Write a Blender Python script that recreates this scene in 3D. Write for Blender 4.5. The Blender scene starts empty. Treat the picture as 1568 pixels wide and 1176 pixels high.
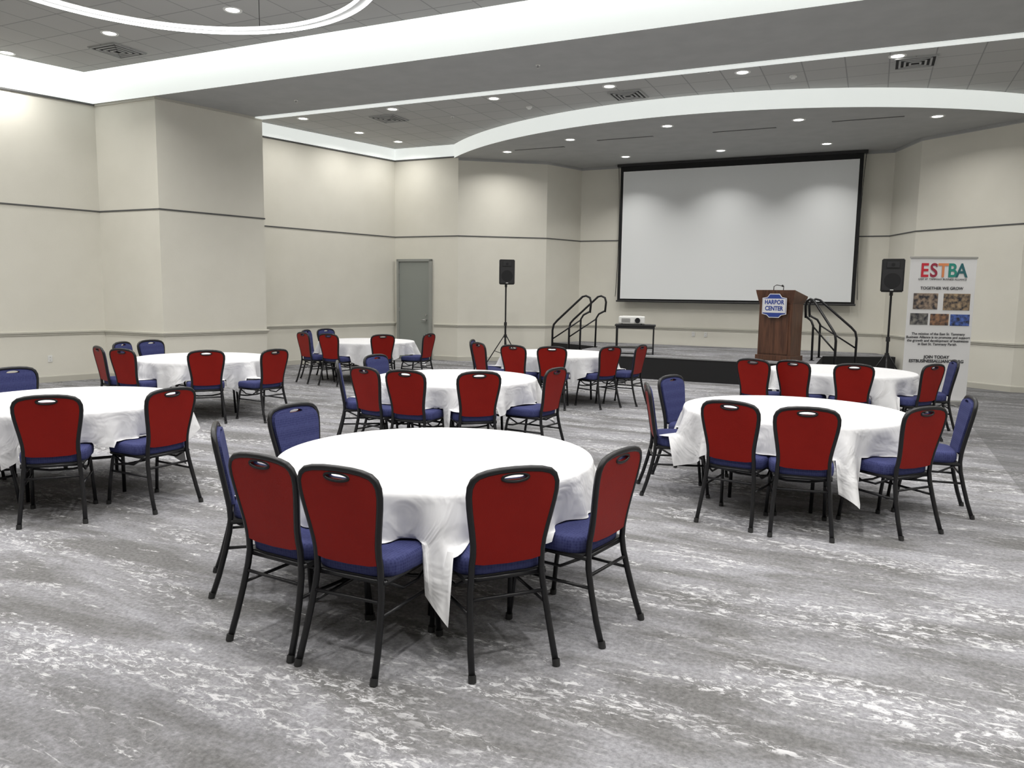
import bpy, bmesh, math, random
from mathutils import Vector, Matrix
random.seed(4)
D=bpy.data; C=bpy.context
RA=-math.radians(25.0)
def RW(s,r,z=0):
    return Vector((math.cos(RA)*s-math.sin(RA)*r, math.sin(RA)*s+math.cos(RA)*r, z))
def link(o,parent=None):
    C.scene.collection.objects.link(o)
    if parent: o.parent=parent
    return o
# ---------------- materials
def mat(name,col,rough=.6,metal=0,emit=0,ecol=None,spec=None):
    m=D.materials.new(name); m.use_nodes=True
    b=m.node_tree.nodes['Principled BSDF']
    b.inputs['Base Color'].default_value=(*col,1); b.inputs['Roughness'].default_value=rough
    b.inputs['Metallic'].default_value=metal
    if spec is not None: b.inputs['Specular IOR Level'].default_value=spec
    if emit:
        b.inputs['Emission Color'].default_value=(*(ecol or col),1); b.inputs['Emission Strength'].default_value=emit
    return m
def N(m,t,**k):
    n=m.node_tree.nodes.new(t)
    for a,v in k.items(): setattr(n,a,v)
    return n
def L(m,a,b): m.node_tree.links.new(a,b)
def bs(m): return m.node_tree.nodes['Principled BSDF']
def noisy(m,c1,c2,scale=(1,1,1),ns=5,detail=4,bump=0,bscale=80):
    tc=N(m,'ShaderNodeTexCoord'); mp=N(m,'ShaderNodeMapping'); mp.inputs['Scale'].default_value=scale
    L(m,tc.outputs['Object'],mp.inputs['Vector'])
    n=N(m,'ShaderNodeTexNoise'); n.inputs['Scale'].default_value=ns; n.inputs['Detail'].default_value=detail
    L(m,mp.outputs[0],n.inputs['Vector'])
    r=N(m,'ShaderNodeValToRGB'); r.color_ramp.elements[0].position=.35; r.color_ramp.elements[1].position=.65
    r.color_ramp.elements[0].color=(*c1,1); r.color_ramp.elements[1].color=(*c2,1)
    L(m,n.outputs['Fac'],r.inputs['Fac']); L(m,r.outputs[0],bs(m).inputs['Base Color'])
    if bump:
        n2=N(m,'ShaderNodeTexNoise'); n2.inputs['Scale'].default_value=bscale; n2.inputs['Detail'].default_value=3
        L(m,tc.outputs['Object'],n2.inputs['Vector'])
        b=N(m,'ShaderNodeBump'); b.inputs['Strength'].default_value=bump; b.inputs['Distance'].default_value=.01
        L(m,n2.outputs['Fac'],b.inputs['Height']); L(m,b.outputs[0],bs(m).inputs['Normal'])
    return m
M={}
M['wall']=noisy(mat('wall_paint',(.6,.58,.5),.75),(.705,.685,.61),(.73,.71,.635),ns=2,bump=.08,bscale=60)
M['trim']=mat('trim_paint',(.52,.505,.445),.5)
M['reveal']=mat('reveal_dark',(.09,.09,.09),.6)
M['beam']=noisy(mat('beam_paint',(.5,.5,.5),.8),(.37,.375,.37),(.40,.405,.40),ns=3)
M['cove_glow']=mat('cove_glow_emit',(.80,.82,.81),.7,emit=.52,ecol=(.95,1,.97))  # glow of concealed LEDs put into the surface itself as emission
M['steel']=mat('black_metal',(.012,.012,.014),.35,.3)
M['black']=mat('black_fabric',(.008,.008,.009),.8)
M['plastic']=mat('black_plastic',(.015,.015,.016),.5)
M['white']=mat('white_plastic',(.75,.75,.73),.4)
M['grille']=mat('speaker_grille',(.02,.02,.022),.7)
M['chrome']=mat('brushed_metal',(.5,.5,.5),.3,.9)
M['lamp']=mat('lamp_emit',(1,1,1),.5,emit=9,ecol=(1,.98,.94)); M['lamp'].cycles.emission_sampling='NONE'
M['ring']=mat('ring_emit',(1,1,1),.5,emit=5,ecol=(1,1,1))
M['door']=mat('door_paint',(.27,.29,.27),.45)
M['frame']=mat('door_frame_paint',(.30,.31,.29),.45)
M['screen']=mat('projection_screen_fabric',(.78,.80,.81),.9,spec=.1)
m=mat('tablecloth_linen',(.70,.70,.715),.85,spec=.2); M['cloth']=m
tc=N(m,'ShaderNodeTexCoord'); n=N(m,'ShaderNodeTexNoise'); n.inputs['Scale'].default_value=3.2; n.inputs['Detail'].default_value=3; n.inputs['Distortion'].default_value=1.2
L(m,tc.outputs['Object'],n.inputs['Vector']); b=N(m,'ShaderNodeBump'); b.inputs['Strength'].default_value=.6; b.inputs['Distance'].default_value=.06
L(m,n.outputs['Fac'],b.inputs['Height']); L(m,b.outputs[0],bs(m).inputs['Normal'])
# chair
M['red']=noisy(mat('red_vinyl',(.3,.01,.01),.5,spec=.2),(.215,.006,.003),(.25,.008,.004),ns=3,bump=.12,bscale=150)
m=mat('blue_fabric',(.03,.035,.13),.85,spec=.2); M['blue']=m
tc=N(m,'ShaderNodeTexCoord'); mp=N(m,'ShaderNodeMapping'); mp.inputs['Scale'].default_value=(70,70,70)
v=N(m,'ShaderNodeTexVoronoi'); v.inputs['Scale'].default_value=1; v.inputs['Randomness'].default_value=.25
L(m,tc.outputs['Object'],mp.inputs[0]); L(m,mp.outputs[0],v.inputs['Vector'])
r=N(m,'ShaderNodeValToRGB'); r.color_ramp.elements[0].position=.15; r.color_ramp.elements[1].position=.65
r.color_ramp.elements[0].color=(.026,.031,.105,1); r.color_ramp.elements[1].color=(.050,.057,.155,1)
L(m,v.outputs['Distance'],r.inputs['Fac']); L(m,r.outputs[0],bs(m).inputs['Base Color'])
# wood
m=mat('walnut_wood',(.1,.04,.02),.4); M['wood']=noisy(m,(.06,.024,.013),(.12,.05,.026),scale=(6,6,.6),ns=4,detail=6)
# ceiling tiles
m=mat('ceiling_tile',(.5,.5,.5),.9); M['tile']=m
tc=N(m,'ShaderNodeTexCoord'); b=N(m,'ShaderNodeTexBrick'); b.offset=0; b.squash=1
b.inputs['Scale'].default_value=1; b.inputs['Brick Width'].default_value=.61; b.inputs['Row Height'].default_value=.61; b.inputs['Mortar Size'].default_value=.010
b.inputs['Color1'].default_value=(.42,.42,.41,1); b.inputs['Color2'].default_value=(.45,.45,.44,1); b.inputs['Mortar'].default_value=(.28,.28,.275,1)
L(m,tc.outputs['Object'],b.inputs['Vector']); L(m,b.outputs['Color'],bs(m).inputs['Base Color'])
# carpet
def carpet(name,k=1.0,border=True):
    m=mat(name,(.25,.25,.26),.95,spec=.1)
    tc=N(m,'ShaderNodeTexCoord')
    def noise(scl,ns,det,rough=.6,dist=0,rot=0):
        mp=N(m,'ShaderNodeMapping'); mp.inputs['Scale'].default_value=scl; mp.inputs['Rotation'].default_value=(0,0,rot)
        L(m,tc.outputs['Object'],mp.inputs[0])
        n=N(m,'ShaderNodeTexNoise'); n.inputs['Scale'].default_value=ns; n.inputs['Detail'].default_value=det
        n.inputs['Roughness'].default_value=rough; n.inputs['Distortion'].default_value=dist
        L(m,mp.outputs[0],n.inputs['Vector']); return n.outputs['Fac']
    def ramp(f,p0,p1,c0=(0,0,0),c1=(1,1,1)):
        r=N(m,'ShaderNodeValToRGB'); r.color_ramp.elements[0].position=p0; r.color_ramp.elements[1].position=p1
        r.color_ramp.elements[0].color=(*c0,1); r.color_ramp.elements[1].color=(*c1,1)
        L(m,f,r.inputs['Fac']); return r.outputs[0]
    def mix(a,b,f,mode='MIX'):
        x=N(m,'ShaderNodeMix'); x.data_type='RGBA'; x.blend_type=mode
        for v,s in ((a,6),(b,7)):
            if isinstance(v,tuple): x.inputs[s].default_value=(*v,1)
            else: L(m,v,x.inputs[s])
        if isinstance(f,float): x.inputs[0].default_value=f
        else: L(m,f,x.inputs[0])
        return x.outputs[2]
    def mul(a,b):
        x=N(m,'ShaderNodeMath'); x.operation='MULTIPLY'
        for v,s in ((a,0),(b,1)):
            if isinstance(v,float): x.inputs[s].default_value=v
            else: L(m,v,x.inputs[s])
        return x.outputs[0]
    base=ramp(noise((.6,2.0,1),1.4,7,.62,.5),.39,.62,(.165*k,.163*k,.164*k),(.315*k,.315*k,.338*k))
    br=N(m,'ShaderNodeTexBrick'); br.offset=.37; br.inputs['Scale'].default_value=1; br.inputs['Brick Width'].default_value=2.2; br.inputs['Row Height'].default_value=.55
    br.inputs['Mortar Size'].default_value=0; br.inputs['Color1'].default_value=(.5,.5,.5,1); br.inputs['Color2'].default_value=(1.0,1.0,1.0,1)
    L(m,tc.outputs['Object'],br.inputs['Vector'])
    base=mix(base,br.outputs['Color'],.26,'MULTIPLY')
    grain=ramp(noise((1,1,1),42,5,.7),.36,.66,(.68,.68,.68),(1.3,1.3,1.3))
    base=mix(base,grain,.8,'MULTIPLY')
    band=ramp(noise((.55,2.5,1),1.15,5,.55,.7,.14),.49,.59)
    spk=ramp(noise((1,2.1,1),13,10,.76,.9),.515,.57)
    col=mix(base,(.62*k,.62*k,.64*k),mul(mul(band,spk),.85))
    spk2=ramp(noise((.65,3.2,1),4.2,10,.72,1.2,-.06),.585,.615)
    spk3=ramp(noise((1,1,1),24,6,.7),.44,.56)
    col=mix(col,(.63*k,.63*k,.64*k),mul(mul(spk2,spk3),.75))
    dk=ramp(noise((.5,2.4,1),2.0,8,.7,.8,.2),.59,.66)
    col=mix(col,(.14*k,.14*k,.142*k),mul(mul(dk,spk3),.5))
    if border:
        sx=N(m,'ShaderNodeSeparateXYZ'); L(m,tc.outputs['Object'],sx.inputs[0])
        g=N(m,'ShaderNodeMath'); g.operation='GREATER_THAN'; g.inputs[1].default_value=1.3; L(m,sx.outputs['X'],g.inputs[0])
        g2=mul(g.outputs[0],.5)
        col=mix(col,(.11,.11,.112),g2)
    L(m,col,bs(m).inputs['Base Color'])
    bp=N(m,'ShaderNodeBump'); bp.inputs['Strength'].default_value=.4; bp.inputs['Distance'].default_value=.01
    L(m,noise((1,1,1),160,2),bp.inputs['Height']); L(m,bp.outputs[0],bs(m).inputs['Normal'])
    return m
M['carpet']=carpet('carpet_pattern',1.0)
M['stagecarpet']=carpet('stage_floor',.9,False)
# ---------------- mesh builder
class MB:
    def __init__(s): s.v=[]; s.f=[]; s.mi=[]; s.mats=[]; s.sm=[]
    def m(s,key):
        mm=M[key] if isinstance(key,str) else key
        if mm not in s.mats: s.mats.append(mm)
        return s.mats.index(mm)
    def add(s,vs,fs,key,smooth=False,xf=None):
        o=len(s.v); i=s.m(key)
        for v in vs:
            v=Vector(v)
            if xf: v=xf@v
            s.v.append(tuple(v))
        for f in fs: s.f.append(tuple(o+k for k in f)); s.mi.append(i); s.sm.append(smooth)
    def box(s,c,d,key,bev=0,xf=None):
        bm=bmesh.new(); bmesh.ops.create_cube(bm,size=1)
        for v in bm.verts: v.co=Vector((v.co.x*d[0]+c[0],v.co.y*d[1]+c[1],v.co.z*d[2]+c[2]))
        if bev: bmesh.ops.bevel(bm,geom=bm.edges[:],offset=bev,segments=2,affect='EDGES',profile=.6)
        bm.verts.index_update()
        s.add([v.co.copy() for v in bm.verts],[[v.index for v in f.verts] for f in bm.faces],key,False,xf); bm.free()
    def tube(s,pts,r,key,n=8,closed=False,xf=None):
        P=[Vector(p) for p in pts]; N_=len(P); vs=[]; fs=[]
        up=None
        for i,p in enumerate(P):
            if closed: t=(P[(i+1)%N_]-P[i-1])
            else: t=P[min(i+1,N_-1)]-P[max(i-1,0)]
            t.normalize()
            if up is None:
                up=Vector((0,0,1)) if abs(t.z)<.9 else Vector((0,1,0))
            a=(up-t*up.dot(t)); 
            if a.length<1e-4: a=t.orthogonal()
            a.normalize(); b=t.cross(a); up=a
            for k in range(n):
                an=2*math.pi*k/n; vs.append(p+a*math.cos(an)*r+b*math.sin(an)*r)
        R=N_ if closed else N_-1
        for i in range(R):
            j=(i+1)%N_
            for k in range(n):
                fs.append((i*n+k,i*n+(k+1)%n,j*n+(k+1)%n,j*n+k))
        if not closed: fs.append(tuple(range(n))[::-1]); fs.append(tuple((N_-1)*n+k for k in range(n)))
        s.add(vs,fs,key,True,xf)
    def cyl(s,p0,p1,r,key,n=24,r2=None,xf=None):
        p0=Vector(p0);p1=Vector(p1);t=(p1-p0).normalized();a=t.orthogonal().normalized();b=t.cross(a); r2=r if r2 is None else r2
        vs=[p0+(a*math.cos(2*math.pi*k/n)+b*math.sin(2*math.pi*k/n))*r for k in range(n)]+[p1+(a*math.cos(2*math.pi*k/n)+b*math.sin(2*math.pi*k/n))*r2 for k in range(n)]
        fs=[(k,(k+1)%n,n+(k+1)%n,n+k) for k in range(n)]
        s.add(vs,fs,key,True,xf); s.add(vs,[tuple(range(n))[::-1],tuple(range(n,2*n))],key,False,xf)
    def obj(s,name,parent=None,loc=None,rot=None):
        me=D.meshes.new(name); me.from_pydata(s.v,[],s.f)
        for x in s.mats: me.materials.append(x)
        for p,i,q in zip(me.polygons,s.mi,s.sm): p.material_index=i; p.use_smooth=q
        me.update(); 
        bm=bmesh.new(); bm.from_mesh(me); bmesh.ops.recalc_face_normals(bm,faces=bm.faces[:]); bm.to_mesh(me); bm.free()
        o=D.objects.new(name,me); link(o,parent)
        if loc is not None: o.location=loc
        if rot is not None: o.rotation_euler=rot
        return o
def room(mb,name,parent=None): return mb.obj(name,parent,(0,0,0),(0,0,RA))
def prism(mb,poly,z0,z1,ktop,kside,kbot=None):
    n=len(poly); vs=[(x,y,z0) for x,y in poly]+[(x,y,z1) for x,y in poly]
    mb.add(vs,[tuple(range(n,2*n))],ktop); mb.add(vs,[tuple(range(n))[::-1]],kbot or kside)
    mb.add(vs,[(i,(i+1)%n,n+(i+1)%n,n+i) for i in range(n)],kside)
def sweep(mb,pl,prof,key):
    P=[Vector((a,b)) for a,b in pl]; n=len(P); nr=[]
    sn=[]
    for i in range(n-1):
        d=(P[i+1]-P[i]).normalized(); sn.append(Vector((d.y,-d.x)))
    for i in range(n):
        if i==0: m_=sn[0]
        elif i==n-1: m_=sn[-1]
        else:
            m_=(sn[i-1]+sn[i]); m_=m_/m_.length_squared*2 if m_.length_squared>.1 else sn[i]
        nr.append(m_)
    k=len(prof); vs=[]
    for i in range(n):
        for o,z in prof: q=P[i]+nr[i]*o; vs.append((q.x,q.y,z))
    fs=[(i*k+j,(i+1)*k+j,(i+1)*k+j+1,i*k+j+1) for i in range(n-1) for j in range(k-1)]
    mb.add(vs,fs,key)
# ---------------- room
A=(-16.5,-3.6);P1=(-12.96,9.78);P2=(-11.43,9.78);P3=(-10.89,11.78);P3b=(-12.42,11.78);P4=(-11.13,16.7);P5=(-9.3,16.7)
P6=(-7.5,18.0);P7=(-7.04,19.2);Q7=(.24,19.2);Q6=(.7,18.0);Q5=(2.4,16.7);E1=(5.5,16.7);E2=(5.5,-3.6)
ZC=4.97; Z1=5.40; Z2=5.25; ZS=4.93
mb=MB(); mb.add([(-17,-4,0),(6,-4,0),(6,19.6,0),(-17,19.6,0)],[(0,1,2,3)],'carpet'); room(mb,'floor')
mb=MB(); cp=[(-16.1,-3.6),(5.1,-3.6),(5.1,9.38),(-12.66,9.38)]
mb.add([(x,y,Z1) for x,y in cp],[(3,2,1,0)],'tile')
mb.add([(x,y,Z1) for x,y in cp]+[(x,y,Z1+.18) for x,y in cp],[(i,(i+1)%4,4+(i+1)%4,4+i) for i in range(4)],'cove_glow')
mb.add([(-17,-4,5.6),(6,-4,5.6),(6,9.9,5.6),(-17,9.9,5.6)],[(3,2,1,0)],'cove_glow')
room(mb,'ceiling')
mb=MB(); mb.add([(-13,11.78,Z2),(6,11.78,Z2),(6,17,Z2),(-13,17,Z2)],[(3,2,1,0)],'tile'); room(mb,'ceiling_middle')
# stage soffit with arc
mb=MB(); arc=[]
cs,cr,RR=-3.4,22.9,8.65
hx=math.sqrt(RR**2-(cr-16.75)**2); a0=math.atan2(16.75-cr,-hx); a1=math.atan2(16.75-cr,hx)
for i in range(65):
    a=a0+(a1-a0)*i/64; arc.append((cs+RR*math.cos(a),cr+RR*math.sin(a)))
poly=arc+[(cs+hx,19.5),(cs-hx,19.5)]
n=len(poly); mb.add([(x,y,ZS) for x,y in poly],[tuple(range(n))[::-1]],'beam')
vs=[(x,y,ZS) for x,y in arc]+[(x,y,Z2+.02) for x,y in arc]
mb.add(vs,[(i,i+1,66+i,65+i) for i in range(64)],'cove_glow',True)
room(mb,'ceiling_stage')
mb=MB(); prism(mb,[(-12.99,9.74),(5.5,9.74),(5.5,11.78),(-12.42,11.78)],ZC,5.6,'beam','cove_glow','beam'); room(mb,'ceiling_beam')  # beam sides self-emit in place of light from the cove
mb=MB(); mb.box((-3.4,11.70,ZC-.006),(17.7,.16,.03),'cove_glow'); room(mb,'trim_beam_glow')  # added emissive strip imitating the lit ledge at the beam's far edge
def wall(name,pl):
    mb=MB(); sweep(mb,pl,[(0,0),(0,5.6)],'wall'); room(mb,name)
wall('wall_left',[A,P1,P2,P3,P3b,P4]); wall('wall_front_left',[P4,P5,P6,P7]); wall('wall_stage',[P7,Q7]); wall('wall_front_right',[Q7,Q6,Q5,E1]); wall('wall_right',[E1,E2]); wall('wall_back',[E2,A])
full=[A,P1,P2,P3,P3b,P4,P5,P6,P7,Q7,Q6,Q5,E1,E2]
DL,DR=-11.03,-10.02
rail=[(.0,.835),(.018,.84),(.018,.862),(.035,.875),(.035,.90),(.02,.912),(0,.915)]
base=[(.016,0),(.016,.10),(.008,.118),(0,.12)]
for nm,pr,k in (('chair_rail',rail,'trim'),('baseboard',base,'trim')):
    mb=MB(); sweep(mb,[A,P1,P2,P3,P3b,P4],pr,k)
    room(mb,'trim_1' if nm=='chair_rail' else 'baseboard_left')
    mb=MB(); sweep(mb,[(DR+.05,16.7),P5,P6,P7,Q7,Q6,Q5,E1,E2],pr,k)
    room(mb,'trim_2' if nm=='chair_rail' else 'baseboard_front')
mb=MB(); sweep(mb,full,[(0,3.058),(.012,3.06),(.012,3.083),(0,3.086)],'reveal'); room(mb,'trim_3')
mb=MB()
for ch in ([A,P1],[P3b,P4,P5],[Q5,E1,E2]): sweep(mb,ch,[(0,ZC-.03),(.03,ZC-.03),(.03,ZC),(0,ZC)],'reveal')
sweep(mb,[P1,P2,P3],[(0,ZC-.04),(.02,ZC-.04),(.02,ZC)],'trim'); sweep(mb,[P5,P6,P7,Q7,Q6,Q5],[(0,ZS-.06),(.025,ZS-.05),(.025,ZS)],'beam'); room(mb,'trim_4')
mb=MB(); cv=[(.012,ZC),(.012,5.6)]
for ch in ([A,P1],[P3b,P4,P5],[Q5,E1,E2]): sweep(mb,ch,cv,'cove_glow')
room(mb,'trim_cove_glow')  # upper wall band emits, standing in for hidden cove lighting
# door
mb=MB(); zc=2.46; w=DR-DL; cx=(DL+DR)/2
mb.box((cx,16.665,zc/2+.003),(w-.12,.05,zc-.01),'door',.004)
for sx in (DL+.03,DR-.03): mb.box((sx,16.65,zc/2+.025),(.06,.09,zc+.05),'frame',.004)
mb.box((cx,16.65,zc+.025),(w,.09,.06),'frame',.004)
mb.cyl((DR-.15,16.64,1.0),(DR-.15,16.58,1.0),.03,'chrome'); mb.tube([(DR-.15,16.58,1.0),(DR-.28,16.58,1.0)],.011,'chrome')
mb.cyl((DR-.15,16.645,1.12),(DR-.15,16.62,1.12),.025,'chrome')
for z in (.3,1.25,2.2): mb.cyl((DL+.065,16.63,z-.05),(DL+.065,16.63,z+.05),.01,'chrome',8)
room(mb,'door_1')
# outlets
def outlet(s,r,z,ang):
    mb=MB(); mb.box((0,0,0),(.075,.008,.12),'white',.003)
    for dz in (-.025,.025):
        mb.box((0,-.005,dz),(.035,.004,.032),'white',.001)
        for dx in (-.007,.007): mb.box((dx,-.0075,dz),(.003,.002,.012),'black')
    mb.obj('wall_outlet',None,RW(s,r,z),(0,0,RA+ang))
outlet(-13.2,8.85+.0,.42,math.radians(75)); outlet(-4.0,19.19,.75,0); outlet(-3.7,19.19,.75,0); outlet(-.9,19.19,.75,0)
# ---------------- downlights
def downlight(s,r,z,power,size=.17,spread=135):
    mb=MB()
    n=28; vs=[];
    for rr,zz in ((.125,0),(.12,-.008),(.095,-.008),(.088,-.002)):
        for k in range(n): a=2*math.pi*k/n; vs.append((rr*math.cos(a),rr*math.sin(a),zz))
    fs=[(j*n+k,j*n+(k+1)%n,(j+1)*n+(k+1)%n,(j+1)*n+k) for j in range(3) for k in range(n)]
    mb.add(vs,fs,'white',True); mb.add(vs,[tuple(3*n+k for k in range(n))],'lamp')
    o=mb.obj('recessed_downlight',None,RW(s,r,z-.002),(0,0,0))
    li=D.lights.new('downlight_lamp','AREA'); li.shape='DISK'; li.size=size; li.energy=power; li.color=(1,.98,.94); li.spread=math.radians(spread)
    lo=D.objects.new('lamp',li); link(lo,o); lo.location=(0,0,-.02)
    return o
PW=40
for r in (8.15,5.6,3.0,.4):
    for i in range(8):
        s=-12.8+2.4*i
        downlight(s,r,Z1,24 if i==0 else PW,spread=160 if i==0 else 140)
for i in range(8): 
    s=-11.0+2.22*i
    if s<4.9: downlight(s,13.1,Z2,19 if i==0 else 38,spread=160 if i==0 else 140)
downlight(-10.75,14.7,Z2,18,spread=160); downlight(-10.5,15.9,Z2,15,spread=160)
for s,r in ((-7.85,16.4),(-6.0,15.6),(-3.8,15.05),(-1.45,15.4),(.83,16.0)): downlight(s,r,ZS,27,spread=150)
for s in (-5.5,-3.3,-1.1): downlight(s,17.95,ZS,15,size=.24,spread=112)
# vents
def vent(s,r,z):
    mb=MB(); mb.box((0,0,-.005),(.6,.6,.01),'tile')
    for k,(w_) in enumerate((.56,.42,.28,.14)):
        h=w_/2
        for sx,sy,dx,dy in ((0,1,w_,.03),(0,-1,w_,.03),(1,0,.03,w_),(-1,0,.03,w_)):
            mb.box((sx*h,sy*h,-.018-.004*k),(dx,dy,.012),'beam')
    mb.box((0,0,-.012),(.55,.55,.006),'black')
    mb.obj('ceiling_vent',None,RW(s,r,z-.001),(0,0,RA))
for s,r,z in ((-11.0,8.75,Z1),(-9.3,13.75,Z2),(-4.2,13.75,Z2),(.35,13.5,Z2)): vent(s,r,z)
for s,r in ((-7.0,16.3),(-4.9,15.9),(-2.5,15.95),(-.3,15.8)):
    mb=MB(); mb.box((0,0,0),(1.2,.07,.008),'reveal'); mb.box((0,0,-.004),(1.2,.008,.006),'white'); mb.obj('slot_diffuser',None,RW(s,r,ZS-.005),(0,0,RA))
def smoke(s,r,z):
    mb=MB(); mb.cyl((0,0,0),(0,0,-.025),.06,'white',20); mb.cyl((0,0,-.025),(0,0,-.05),.045,'white',20,.03); mb.obj('smoke_detector',None,RW(s,r,z-.001))
smoke(-1.4,12.9+.7,Z2); smoke(-6.2,13.9,Z2)
for s,r,z in ((-9.3,10.9,ZC),(-4.6,10.6,ZC),(-8,12.9+1.2,Z2),(-2.6,12.8,Z2)):
    mb=MB(); mb.cyl((0,0,0),(0,0,-.006),.035,'white',18); mb.cyl((0,0,0),(0,0,-.04),.01,'chrome',8); mb.cyl((0,0,-.04),(0,0,-.043),.02,'chrome',12); mb.obj('fire_sprinkler',None,RW(s,r,z-.001))
# ring pendant
e=D.objects.new('ring_pendant_light',None); link(e); e.location=(-3.35,7.4,4.7)
mb=MB(); n=128
def annulus(mb,r0,r1,z0,z1,key):
    vs=[]
    for rr,zz in ((r0,z0),(r1,z0),(r1,z1),(r0,z1)):
        for k in range(n): a=2*math.pi*k/n; vs.append((rr*math.cos(a),rr*math.sin(a),zz))
    fs=[(j*n+k,j*n+(k+1)%n,((j+1)%4)*n+(k+1)%n,((j+1)%4)*n+k) for j in range(4) for k in range(n)]
    mb.add(vs,fs,key,False)
annulus(mb,2.055,2.075,-.025,.02,'ring'); annulus(mb,1.955,1.967,-.015,.02,'ring'); annulus(mb,1.968,2.054,.0,.03,'beam')
mb.obj('ring',e)
mb=MB()
for k in range(4):
    a=math.radians(80+90*k); mb.tube([(2*math.cos(a),2*math.sin(a),.03),(2*math.cos(a),2*math.sin(a),Z1-4.7)],.004,'steel',6)
    mb.cyl((2*math.cos(a),2*math.sin(a),Z1-4.701),(2*math.cos(a),2*math.sin(a),Z1-4.73),.03,'white',12)
mb.obj('cables',e)
# ---------------- stage
SH=.46
mb=MB(); prism(mb,[(-5.9,15.2),(-.9,15.2),(-.9,17.5),(.5,18.2),(.12,19.17),(-6.95,19.17),(-7.35,18.2),(-5.9,17.5)],0,SH,'stagecarpet','black')
mb.box((-3.4,15.2,SH-.01),(5.0,.02,.025),'chrome')
room(mb,'stage_platform')
def steps(name,s0,s1,r0,r1,low):
    mb=MB(); h=SH/3
    L_=(s1-s0)/2
    for i in range(2):
        if low<0: a,b=s0+i*L_,s1
        else: a,b=s0,s1-i*L_
        mb.box(((a+b)/2,(r0+r1)/2,h*(i+.5)),(b-a,r1-r0,h),'black',.004)
        mb.box(((a+b)/2,(r0+r1)/2,h*(i+1)+.004),(b-a-.02,r1-r0-.02,.008),'stagecarpet')
    room(mb,name)
steps('stage_steps',-6.55,-5.905,16.15,17.05,-1); steps('stage_steps',-.895,-.3,16.2,16.9,1)
def handrail(top,low,zl):
    a=Vector((*top,0)); b=Vector((*low,0)); d=(b-a); ln=d.length; d/=ln
    mb=MB()
    def p(t,z): q=a+d*t; return (q.x,q.y,z)
    H=SH+1.2
    pts=[p(-.12,SH+.83),p(-.14,H-.14),p(-.11,H-.04),p(-.02,H),p(.06,H-.02),p(ln-.02,zl+1.10),p(ln+.06,zl+1.01),p(ln+.09,zl+.88),p(ln+.09,zl)]
    mb.tube(pts,.024,'steel',10)
    mb.tube([p(-.12,SH+.86),p(.03,SH+.78),p(.09,SH+.68),p(.1,SH+.005)],.022,'steel',10)
    mb.tube([p(.1,SH+.66),p(ln+.09,zl+.68)],.016,'steel',8)
    for q in (p(.1,SH+.003),p(ln+.09,zl+.003)): mb.cyl(q,(q[0],q[1],q[2]+.012),.05,'steel',14)
    room(mb,'stage_handrail')
handrail((-5.75,16.08),(-6.42,16.08),0); handrail((-5.75,17.13),(-6.42,17.13),0)
handrail((-1.1,16.15),(-.66,15.75),0); handrail((-1.05,17.0),(-.35,17.0),0)
# ---------------- screen
mb=MB(); s0,s1=-5.92,-.38; z0,z1=1.60,4.74; rr=18.95
mb.box(((s0+s1)/2,rr+.02,(z0-.06+ZS)/2),(s1-s0,.01,ZS-.004-z0+.06),'black')
mb.box(((s0+s1)/2,rr,(z0+z1)/2),(s1-s0-.16,.012,z1-z0),'screen')
mb.cyl((s0-.02,rr,z0-.06),(s1+.02,rr,z0-.06),.022,'plastic',12)
mb.box(((s0+s1)/2,rr+.03,ZS-.035),(s1-s0+.16,.12,.06),'plastic')
for sx,sg in ((s0,-1),(s1,1)):
    for k in range(8):
        za=z0+.05+(ZS-.1-z0)*k/8; zb=z0+.05+(ZS-.1-z0)*(k+1)/8
        mb.tube([(sx+sg*(.0+.05*abs(1-2*k/8)**2),rr,za),(sx+sg*(.0+.05*abs(1-2*(k+1)/8)**2),rr,zb)],.007,'plastic',6)
room(mb,'projection_screen')
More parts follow.
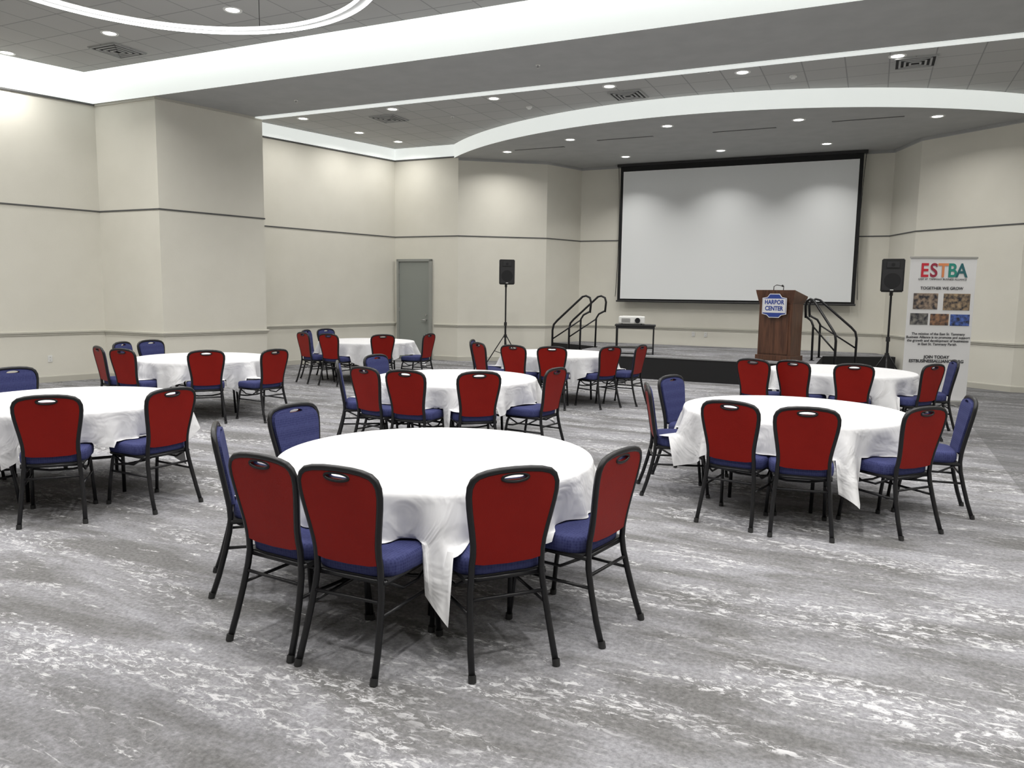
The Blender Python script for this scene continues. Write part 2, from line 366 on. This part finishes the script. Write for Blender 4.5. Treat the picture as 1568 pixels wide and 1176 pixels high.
# ---------------- chair
def chair_mesh():
    mb=MB()
    yb=lambda z:-.205-(z-.45)*.17
    side=[(.490,.167),(.53,.165),(.58,.168),(.64,.177),(.70,.188),(.76,.198),(.81,.204),(.85,.203),(.88,.191),(.90,.168),(.912,.125),(.918,.07)]
    outline=[(-w,z) for z,w in side]+[(0,.92)]+[(w,z) for z,w in side[::-1]]
    bottom=[(.12,.480),(0,.475),(-.12,.480)]
    loop=outline+bottom
    hole=[(.056*math.copysign(abs(math.cos(a))**.7,math.cos(a)),.885+.0115*math.sin(a)+.004*(1-(math.cos(a))**2)) for a in [2*math.pi*k/20 for k in range(20)]]
    def panel(sc,y0,y1,kf,kb,ks):
        lp=[(x*sc,.69+(z-.69)*sc) for x,z in loop]
        bm=bmesh.new(); E=[]
        for lst in (lp,hole):
            vv=[bm.verts.new((x,0,z)) for x,z in lst]
            for i in range(len(vv)): E.append(bm.edges.new((vv[i],vv[(i+1)%len(vv)])))
        bmesh.ops.triangle_fill(bm,use_beauty=True,use_dissolve=False,edges=E)
        bm.verts.index_update()
        co=[v.co.copy() for v in bm.verts]; fs=[[v.index for v in f.verts] for f in bm.faces]
        mb.add([(c.x,yb(c.z)+y0,c.z) for c in co],fs,kb); mb.add([(c.x,yb(c.z)+y1,c.z) for c in co],[f[::-1] for f in fs],kf)
        vs=[(c.x,yb(c.z)+y0,c.z) for c in co]+[(c.x,yb(c.z)+y1,c.z) for c in co]; n_=len(co)
        fq=[]
        for e_ in E:
            a,b=e_.verts[0].index,e_.verts[1].index; fq.append((a,b,n_+b,n_+a))
        mb.add(vs,fq,ks); bm.free()
    panel(.985,-.010,.006,'blue','red','red')
    panel(.93,.006,.028,'blue','blue','blue')
    left=[(-.205,-.315,.0),(-.198,-.275,.12),(-.188,-.24,.25),(-.179,-.215,.36),(-.172,-.208,.43)]
    fr=[(x*1.02,yb(z),z+.003) for x,z in outline]
    right=[(-x,y,z) for x,y,z in left[::-1]]
    mb.tube(left+fr+right,.0155,'steel',8)
    hp=[(.064*math.cos(a),yb(.887)-.008,.887+.018*math.sin(a)) for a in [2*math.pi*k/20 for k in range(20)]]
    mb.tube(hp,.0075,'steel',6,closed=True)
    rings=[(.93,.425),(.985,.430),(1,.450),(1,.478),(.985,.496),(.93,.508),(.7,.514),(.35,.516)]
    n_=40; vs=[]
    for sc,z in rings:
        for k in range(n_):
            a=2*math.pi*k/n_; c_,s_=math.cos(a),math.sin(a)
            x=.226*math.copysign(abs(c_)**.42,c_); y=.215*math.copysign(abs(s_)**.42,s_)
            x*=(1+.05*(y/.215))
            vs.append((x*sc,y*sc+.02,z-.02*max(0,(y/.215))**3*(z-.425)/.07*.6))
    fs=[(j*n_+k,j*n_+(k+1)%n_,(j+1)*n_+(k+1)%n_,(j+1)*n_+k) for j in range(len(rings)-1) for k in range(n_)]
    mb.add(vs,fs,'blue',True); mb.add(vs,[tuple((len(rings)-1)*n_+k for k in range(n_)),tuple(range(n_))[::-1]],'blue',True)
    mb.box((0,.005,.422),(.40,.40,.014),'plastic')
    mb.tube([(-.19,-.2,.413),(-.2,.19,.413),(.2,.19,.413),(.19,-.2,.413)],.012,'steel',8,closed=True)
    for sx in (-1,1):
        mb.tube([(sx*.19,.16,.415),(sx*.195,.185,.36),(sx*.205,.215,.18),(sx*.212,.235,0)],.0135,'steel',8)
        mb.tube([(sx*.19,-.235,.27),(sx*.2,.20,.27)],.009,'steel',6)
        mb.tube([(sx*.187,-.18,.41),(sx*.19,-.06,.345),(sx*.195,.06,.345),(sx*.195,.17,.40)],.008,'steel',6)
        mb.cyl((sx*.205,-.317,0),(sx*.204,-.31,.03),.018,'plastic',10); mb.cyl((sx*.212,.236,0),(sx*.211,.233,.03),.018,'plastic',10)
    mb.tube([(-.2,.195,.32),(-.08,.19,.30),(.08,.19,.30),(.2,.195,.32)],.009,'steel',6)
    mb.tube([(-.185,-.225,.33),(.185,-.225,.33)],.009,'steel',6)
    o=mb.obj('chair_proto'); me=o.data; D.objects.remove(o); me.name='banquet_chair'; return me
CM=chair_mesh()
def chair(x,y,face):
    o=D.objects.new('banquet_chair',CM); link(o); o.location=(x,y,.001); o.rotation_euler=(0,0,face-math.pi/2); return o
# ---------------- tables
TR=.895; TH=.745
def table(cx,cy,corner,angs,seed,dist=.935):
    rnd=random.Random(seed)
    chairs=[]
    for a in angs:
        extra=0; turn=rnd.uniform(-3,3)
        if isinstance(a,tuple): a,extra,turn=a
        a=math.radians(a); dd=dist+extra+rnd.uniform(-.01,.02)
        px,py=cx+dd*math.cos(a),cy+dd*math.sin(a); f=a+math.pi+math.radians(turn)
        chair(px,py,f); chairs.append((px-cx,py-cy,f))
    e=D.objects.new('round_banquet_table',None); link(e); e.location=(cx,cy,0)
    mb=MB(); mb.cyl((0,0,TH-.03),(0,0,TH-.004),TR-.01,'wood',64)
    mb.obj('table_top',e)
    mb=MB()
    for sg in (-1,1):
        for sx in (-.34,.34):
            mb.tube([(sx,sg*.36,TH-.03),(sx,sg*.4,.35),(sx,sg*.42,0)],.015,'steel',8)
        mb.tube([(-.34,sg*.4,.3),(.34,sg*.4,.3)],.012,'steel',8)
        mb.tube([(0,sg*.4,.3),(0,0,TH-.05)],.01,'steel',8)
    mb.obj('legs',e,rot=(0,0,math.radians(corner+45)))
    a_=1.135; n_=320; c0=math.radians(corner)
    ph=[rnd.uniform(0,6.28) for _ in range(4)]
    vs=[(0,0,TH+.003)]; tops=[.2,.4,.6,.75,.87,.96,.99]; 
    rows=[('t',t) for t in tops]
    NH=18
    for j in range(NH+1): rows.append(('h',j/NH))
    for kind,t in rows:
        for k in range(n_):
            phi=2*math.pi*k/n_
            ca=max(abs(math.cos(phi-math.pi/4)),abs(math.sin(phi-math.pi/4)))
            Lc=a_/ca
            th=phi+c0
            if kind=='t': r_=TR*t; z=TH+.003-(.002 if t>.98 else 0)
            else:
                q=(Lc-TR)*(t**1.15); 
                w=.5*math.cos(12*phi+.6*math.sin(3*phi+ph[0]))+.33*math.cos(23*phi+ph[1]+1.0*math.sin(2*phi+ph[2]))+.17*math.cos(37*phi+ph[3])
                cor=max(0,math.cos(4*phi))**3
                d4=((phi+math.pi/4)%(math.pi/2))-math.pi/4
                ridge=math.cos(d4*15+.5*math.sin(ph[1]))*math.exp(-(d4/.33)**2)
                w=w*(1-.65*cor)+ridge*.75
                fl=.12+.24*w*min(1,q/.10)
                fl=max(fl,-.10)
                r_=TR+.006+.008*min(1,q/.02)+q*fl
                z=TH-.001-.004*min(1,q/.01)-q*(.95-.20*cor)
            x,y=r_*math.cos(th),r_*math.sin(th)
            if kind=='h':
                for px,py,f in chairs:
                    dx,dy=x-px,y-py; fx=dx*math.cos(f)+dy*math.sin(f); lx=-dx*math.sin(f)+dy*math.cos(f)
                    if abs(fx)<.25 and abs(lx)<.25:
                        ez=.522
                        if z<ez:
                            z=ez+.0005*(18-int(t*18))
            vs.append((x,y,z))
    fs=[(0,1+k,1+(k+1)%n_) for k in range(n_)]
    for j in range(len(rows)-1):
        for k in range(n_):
            fs.append((1+j*n_+k,1+(j+1)*n_+k,1+(j+1)*n_+(k+1)%n_,1+j*n_+(k+1)%n_))
    mb=MB(); mb.add(vs,fs,'cloth',True); mb.obj('tablecloth',e)
table(-.43,4.40,-82,[(-36,-.03,0),(-69,0,3),(-102.5,-.01,-12),(-129.5,-.04,9),(-176,.04,14),147],1)
table(2.38,6.42,-86,[(-20,.07,0),-63,(-106,0,0),(-133,.0,8),174,136],2)
table(-.63,8.55,-84,[(-33,.07,0),-75,-110,(-136,0,8),(-168,.08,0),146],3)
table(-3.72,6.42,-14,[(-29,.08,0),-67,-107,-138,-175,143],4)
table(-4.30,10.65,-118,[(-33,.26,0),-67,(-120,0,8),(-149,.08,12),172,148],5)
table(-2.80,14.75,-75,[(-24,.15,0),-66,-112,(-146,.05,10),172,143],6)
table(.74,12.3,-97,[(-22,.15,-10),-54,-98,(-128,.02,8),(-160,.15,10),(172,.2,0)],7)
table(4.30,10.0,-78,[(-18,.08,0),-58,-106,-140,(-160,.3,28)],8)
# ---------------- speakers
def speaker(x,y,rz,top):
    e=D.objects.new('loudspeaker_on_tripod',None); link(e); e.location=(x,y,0); e.rotation_euler=(0,0,rz)
    mb=MB(); h=.56;w=.36;d=.34
    z0=top-h
    vs=[(-w/2,-d/2,z0),(w/2,-d/2,z0),(w*.32,d/2,z0),(-w*.32,d/2,z0)]; vs+=[(a,b,top) for a,b,_ in vs]
    bm=bmesh.new(); vv=[bm.verts.new(v) for v in vs]
    for f in ((3,2,1,0),(4,5,6,7),(0,1,5,4),(1,2,6,5),(2,3,7,6),(3,0,4,7)): bm.faces.new([vv[i] for i in f])
    bmesh.ops.bevel(bm,geom=bm.edges[:],offset=.015,segments=2,affect='EDGES'); bm.verts.index_update()
    mb.add([v.co.copy() for v in bm.verts],[[v.index for v in f.verts] for f in bm.faces],'plastic'); bm.free()
    mb.box((0,-d/2-.004,z0+.2),(w-.05,.01,.34),'grille',.003)
    mb.cyl((0,-d/2-.011,z0+.19),(0,-d/2-.006,z0+.19),.13,'black',28)
    mb.box((0,-d/2-.003,top-.1),(.2,.012,.11),'grille',.01); mb.cyl((0,-d/2-.012,top-.1),(0,-d/2-.004,top-.1),.03,'black',16)
    mb.box((0,-d/2-.01,z0+.035),(.05,.004,.015),'white')
    mb.obj('cabinet',e)
    mb=MB(); mb.cyl((0,0,z0-.06),(0,0,z0+.01),.028,'plastic',14); mb.cyl((0,0,.9),(0,0,z0),.018,'steel',12); mb.cyl((0,0,.25),(0,0,1.0),.022,'steel',12)
    mb.cyl((0,0,.95),(0,0,1.03),.034,'plastic',14); mb.cyl((0,0,.68),(0,0,.75),.036,'plastic',14); mb.cyl((0,0,.26),(0,0,.31),.03,'plastic',14)
    for k in range(3):
        a=math.radians(30+120*k); c_,s_=math.cos(a),math.sin(a)
        mb.tube([(.03*c_,.03*s_,.72),(.5*c_,.5*s_,.02)],.012,'steel',8); mb.tube([(.03*c_,.03*s_,.29),(.27*c_,.27*s_,.36)],.008,'steel',6)
        mb.cyl((.5*c_,.5*s_,0),(.5*c_,.5*s_,.04),.02,'plastic',10)
    mb.obj('tripod',e)
speaker(-.17,17.7,math.radians(8),2.45); speaker(6.50,13.3,math.radians(-25),2.36)
# ---------------- podium
def text(body,size,loc,m_,parent,align='CENTER',ext=.001,rx=math.pi/2,bold=0,sx=1):
    c=D.curves.new('lettering','FONT'); c.body=body; c.size=size; c.align_x=align; c.align_y='CENTER'; c.extrude=ext; c.offset=bold
    c.materials.append(m_); o=D.objects.new('lettering',c); link(o,parent); o.location=loc; o.rotation_euler=(rx,0,0); o.scale=(sx,1,1); return o
mblue=mat('logo_blue',(.02,.05,.28),.5); mwhite=mat('print_white',(.7,.7,.72),.5); mdark=mat('print_dark',(.03,.03,.035),.6)
e=D.objects.new('podium',None); link(e); pp=RW(-1.62,15.85,SH+.004); e.location=pp; e.rotation_euler=(0,0,math.radians(-46))
mb=MB()
mb.box((0,0,.05),(.74,.50,.10),'wood',.006)
mb.box((0,0,.63),(.68,.44,1.08),'wood',.006)
vs=[(-.345,-.225,1.10),(.345,-.225,1.10),(.345,.225,1.10),(-.345,.225,1.10),(-.39,-.27,1.30),(.39,-.27,1.30),(.39,.27,1.20),(-.39,.27,1.20),(-.40,-.28,1.36),(.40,-.28,1.36),(.40,.28,1.24),(-.40,.28,1.24)]
mb.add(vs,[(0,1,5,4),(1,2,6,5),(2,3,7,6),(3,0,4,7),(4,5,9,8),(5,6,10,9),(6,7,11,10),(7,4,8,11),(8,9,10,11),(3,2,1,0)],'wood')
mb.box((0,-.225,.56),(.56,.012,.86),'wood',.004)
mb.obj('body',e)
mb=MB(); mb.tube([(-.1,-.15,1.33),(-.1,-.14,1.43),(-.06,-.11,1.46),(.02,-.06,1.44)],.007,'steel',6); mb.tube([(.1,-.15,1.33),(.1,-.14,1.43),(.06,-.11,1.46),(.0,-.06,1.44)],.007,'steel',6); mb.cyl((.02,-.06,1.44),(.05,-.04,1.435),.015,'black',10); mb.obj('microphone',e)
mb=MB()
def shield(w,h,y,key,z):
    pts=[(-w/2,.32*h),(-w*.3,.36*h),(-w*.2,.5*h),(w*.2,.5*h),(w*.3,.36*h),(w/2,.32*h),(w/2,-.35*h),(w*.3,-.4*h),(w*.2,-.5*h),(-w*.2,-.5*h),(-w*.3,-.4*h),(-w/2,-.35*h)]
    mb.add([(a,y,z+b) for a,b in pts]+[(a,y+.006,z+b) for a,b in pts],[tuple(range(12)),tuple(range(12,24))[::-1]]+[(i,(i+1)%12,12+(i+1)%12,12+i) for i in range(12)],key)
shield(.50,.46,-.285,mwhite,1.06); shield(.47,.43,-.288,mblue,1.06)
mb.box((0,-.29,1.06),(.46,.003,.27),mwhite)
mb.box((0,-.255,1.06),(.3,.055,.3),'wood')
mb.obj('logo_plaque',e)
text('HARBOR',.115,(0,-.293,1.125),mblue,e,bold=.004,sx=.86); text('CENTER',.115,(0,-.293,1.005),mblue,e,bold=.004,sx=.86)
# ---------------- projector cart
e=D.objects.new('projector_cart',None); link(e); e.location=RW(-4.5,15.75,SH+.004); e.rotation_euler=(0,0,RA*.4)
mb=MB(); mb.box((0,0,.6),(.84,.5,.03),'plastic',.005); mb.box((0,0,.56),(.80,.46,.05),'plastic')
for sx in (-.38,.38):
    for sy in (-.21,.21): mb.box((sx,sy,.29),(.03,.03,.58),'steel',.003)
mb.box((0,0,.13),(.78,.44,.02),'plastic',.004); mb.obj('frame',e)
mb=MB(); mb.box((0,0,.09),(.54,.38,.15),'white',.02); mb.box((0,0,.168),(.4,.28,.008),'white',.003); mb.cyl((.12,-.19,.085),(.12,-.22,.085),.055,'plastic',24); mb.cyl((.12,-.215,.085),(.12,-.223,.085),.042,'steel',24)
for k in range(6): mb.box((-.12,-.191,.05+.014*k),(.18,.006,.004),'grille')
for sx in (-.2,.2): mb.cyl((sx,-.12,0),(sx,-.12,.02),.015,'plastic',10); mb.cyl((sx,.12,0),(sx,.12,.02),.015,'plastic',10)
pq=RW(-4.58,15.75,SH+.621); mb.obj('video_projector',None,pq,(0,0,RA*.4))
# ---------------- banner
e=D.objects.new('roll_up_banner',None); link(e); e.location=(6.75,12.2,0); e.rotation_euler=(0,0,math.radians(-5))
mprint=mat('banner_print',(.72,.72,.73),.5)
mb=MB(); W=1.0;H=2.34
mb.box((0,0,H/2+.04),(W,.006,H-.08),mprint); mb.box((0,0,H),(W+.02,.025,.03),'chrome',.004); mb.box((0,.02,.045),(W+.04,.16,.09),'chrome',.02)
mb.tube([(0,.03,.08),(0,.03,H)],.012,'chrome',8)
for sx in (-.3,.3): mb.box((sx,.02,.011),(.05,.36,.02),'chrome',.005)
def photo_mat(i):
    m=mat('banner_photo',(.1,.1,.1),.5); return noisy(m,(.02,.02,.03),[(.36,.27,.20),(.40,.29,.18),(.25,.24,.22),(.34,.18,.1),(.08,.15,.5)][i],ns=16,detail=6)
for i,(x,z,w_,h_) in enumerate(((-.23,1.655,.37,.25),(.24,1.65,.40,.26),(-.31,1.375,.27,.18),(.0,1.37,.28,.18),(.31,1.365,.29,.18))):
    mb.box((x,-.005,z),(w_,.004,h_),photo_mat(i))
mb.obj('banner_panel',e)
cols=[(.55,.02,.04),(.3,.02,.05),(.7,.25,.1),(.02,.25,.2),(.02,.12,.14)]
for i,ch in enumerate('ESTBA'):
    text(ch,.30,(-.28+.14*i,-.008,2.13),mat('banner_letter',cols[i],.5),e,bold=.006,sx=.85)
text('EAST ST. TAMMANY BUSINESS ALLIANCE',.04,(0,-.008,2.0),mdark,e)
text('TOGETHER WE GROW',.062,(0,-.008,1.86),mdark,e,bold=.001)
text('The mission of the East St. Tammany\nBusiness Alliance is to promote and support\nthe growth and development of businesses\nin East St. Tammany Parish.',.054,(0,-.008,1.06),mdark,e,bold=.0008)
text('JOIN TODAY\nESTBUSINESSALLIANCE.ORG',.066,(0,-.008,.74),mdark,e,bold=.002)
# ---------------- world, camera
w=D.worlds.new('World'); C.scene.world=w; w.use_nodes=True; w.node_tree.nodes['Background'].inputs[0].default_value=(.5,.5,.5,1); w.node_tree.nodes['Background'].inputs[1].default_value=.3
C.scene.view_settings.view_transform='Standard'
th=math.atan(138/1175); rl=.014
F=Vector((0,math.cos(th),-math.sin(th)));U0=Vector((0,math.sin(th),math.cos(th)));R0=Vector((1,0,0))
R=(R0*math.cos(rl)+U0*math.sin(rl)); U=(U0*math.cos(rl)-R0*math.sin(rl))
mt=Matrix(((R.x,U.x,-F.x,0),(R.y,U.y,-F.y,0),(R.z,U.z,-F.z,1.68),(0,0,0,1)))
cam=D.cameras.new('camera'); co=D.objects.new('camera',cam); link(co); co.matrix_world=mt
cam.sensor_width=36; cam.lens=36*1175/1568; cam.clip_end=100
C.scene.camera=co
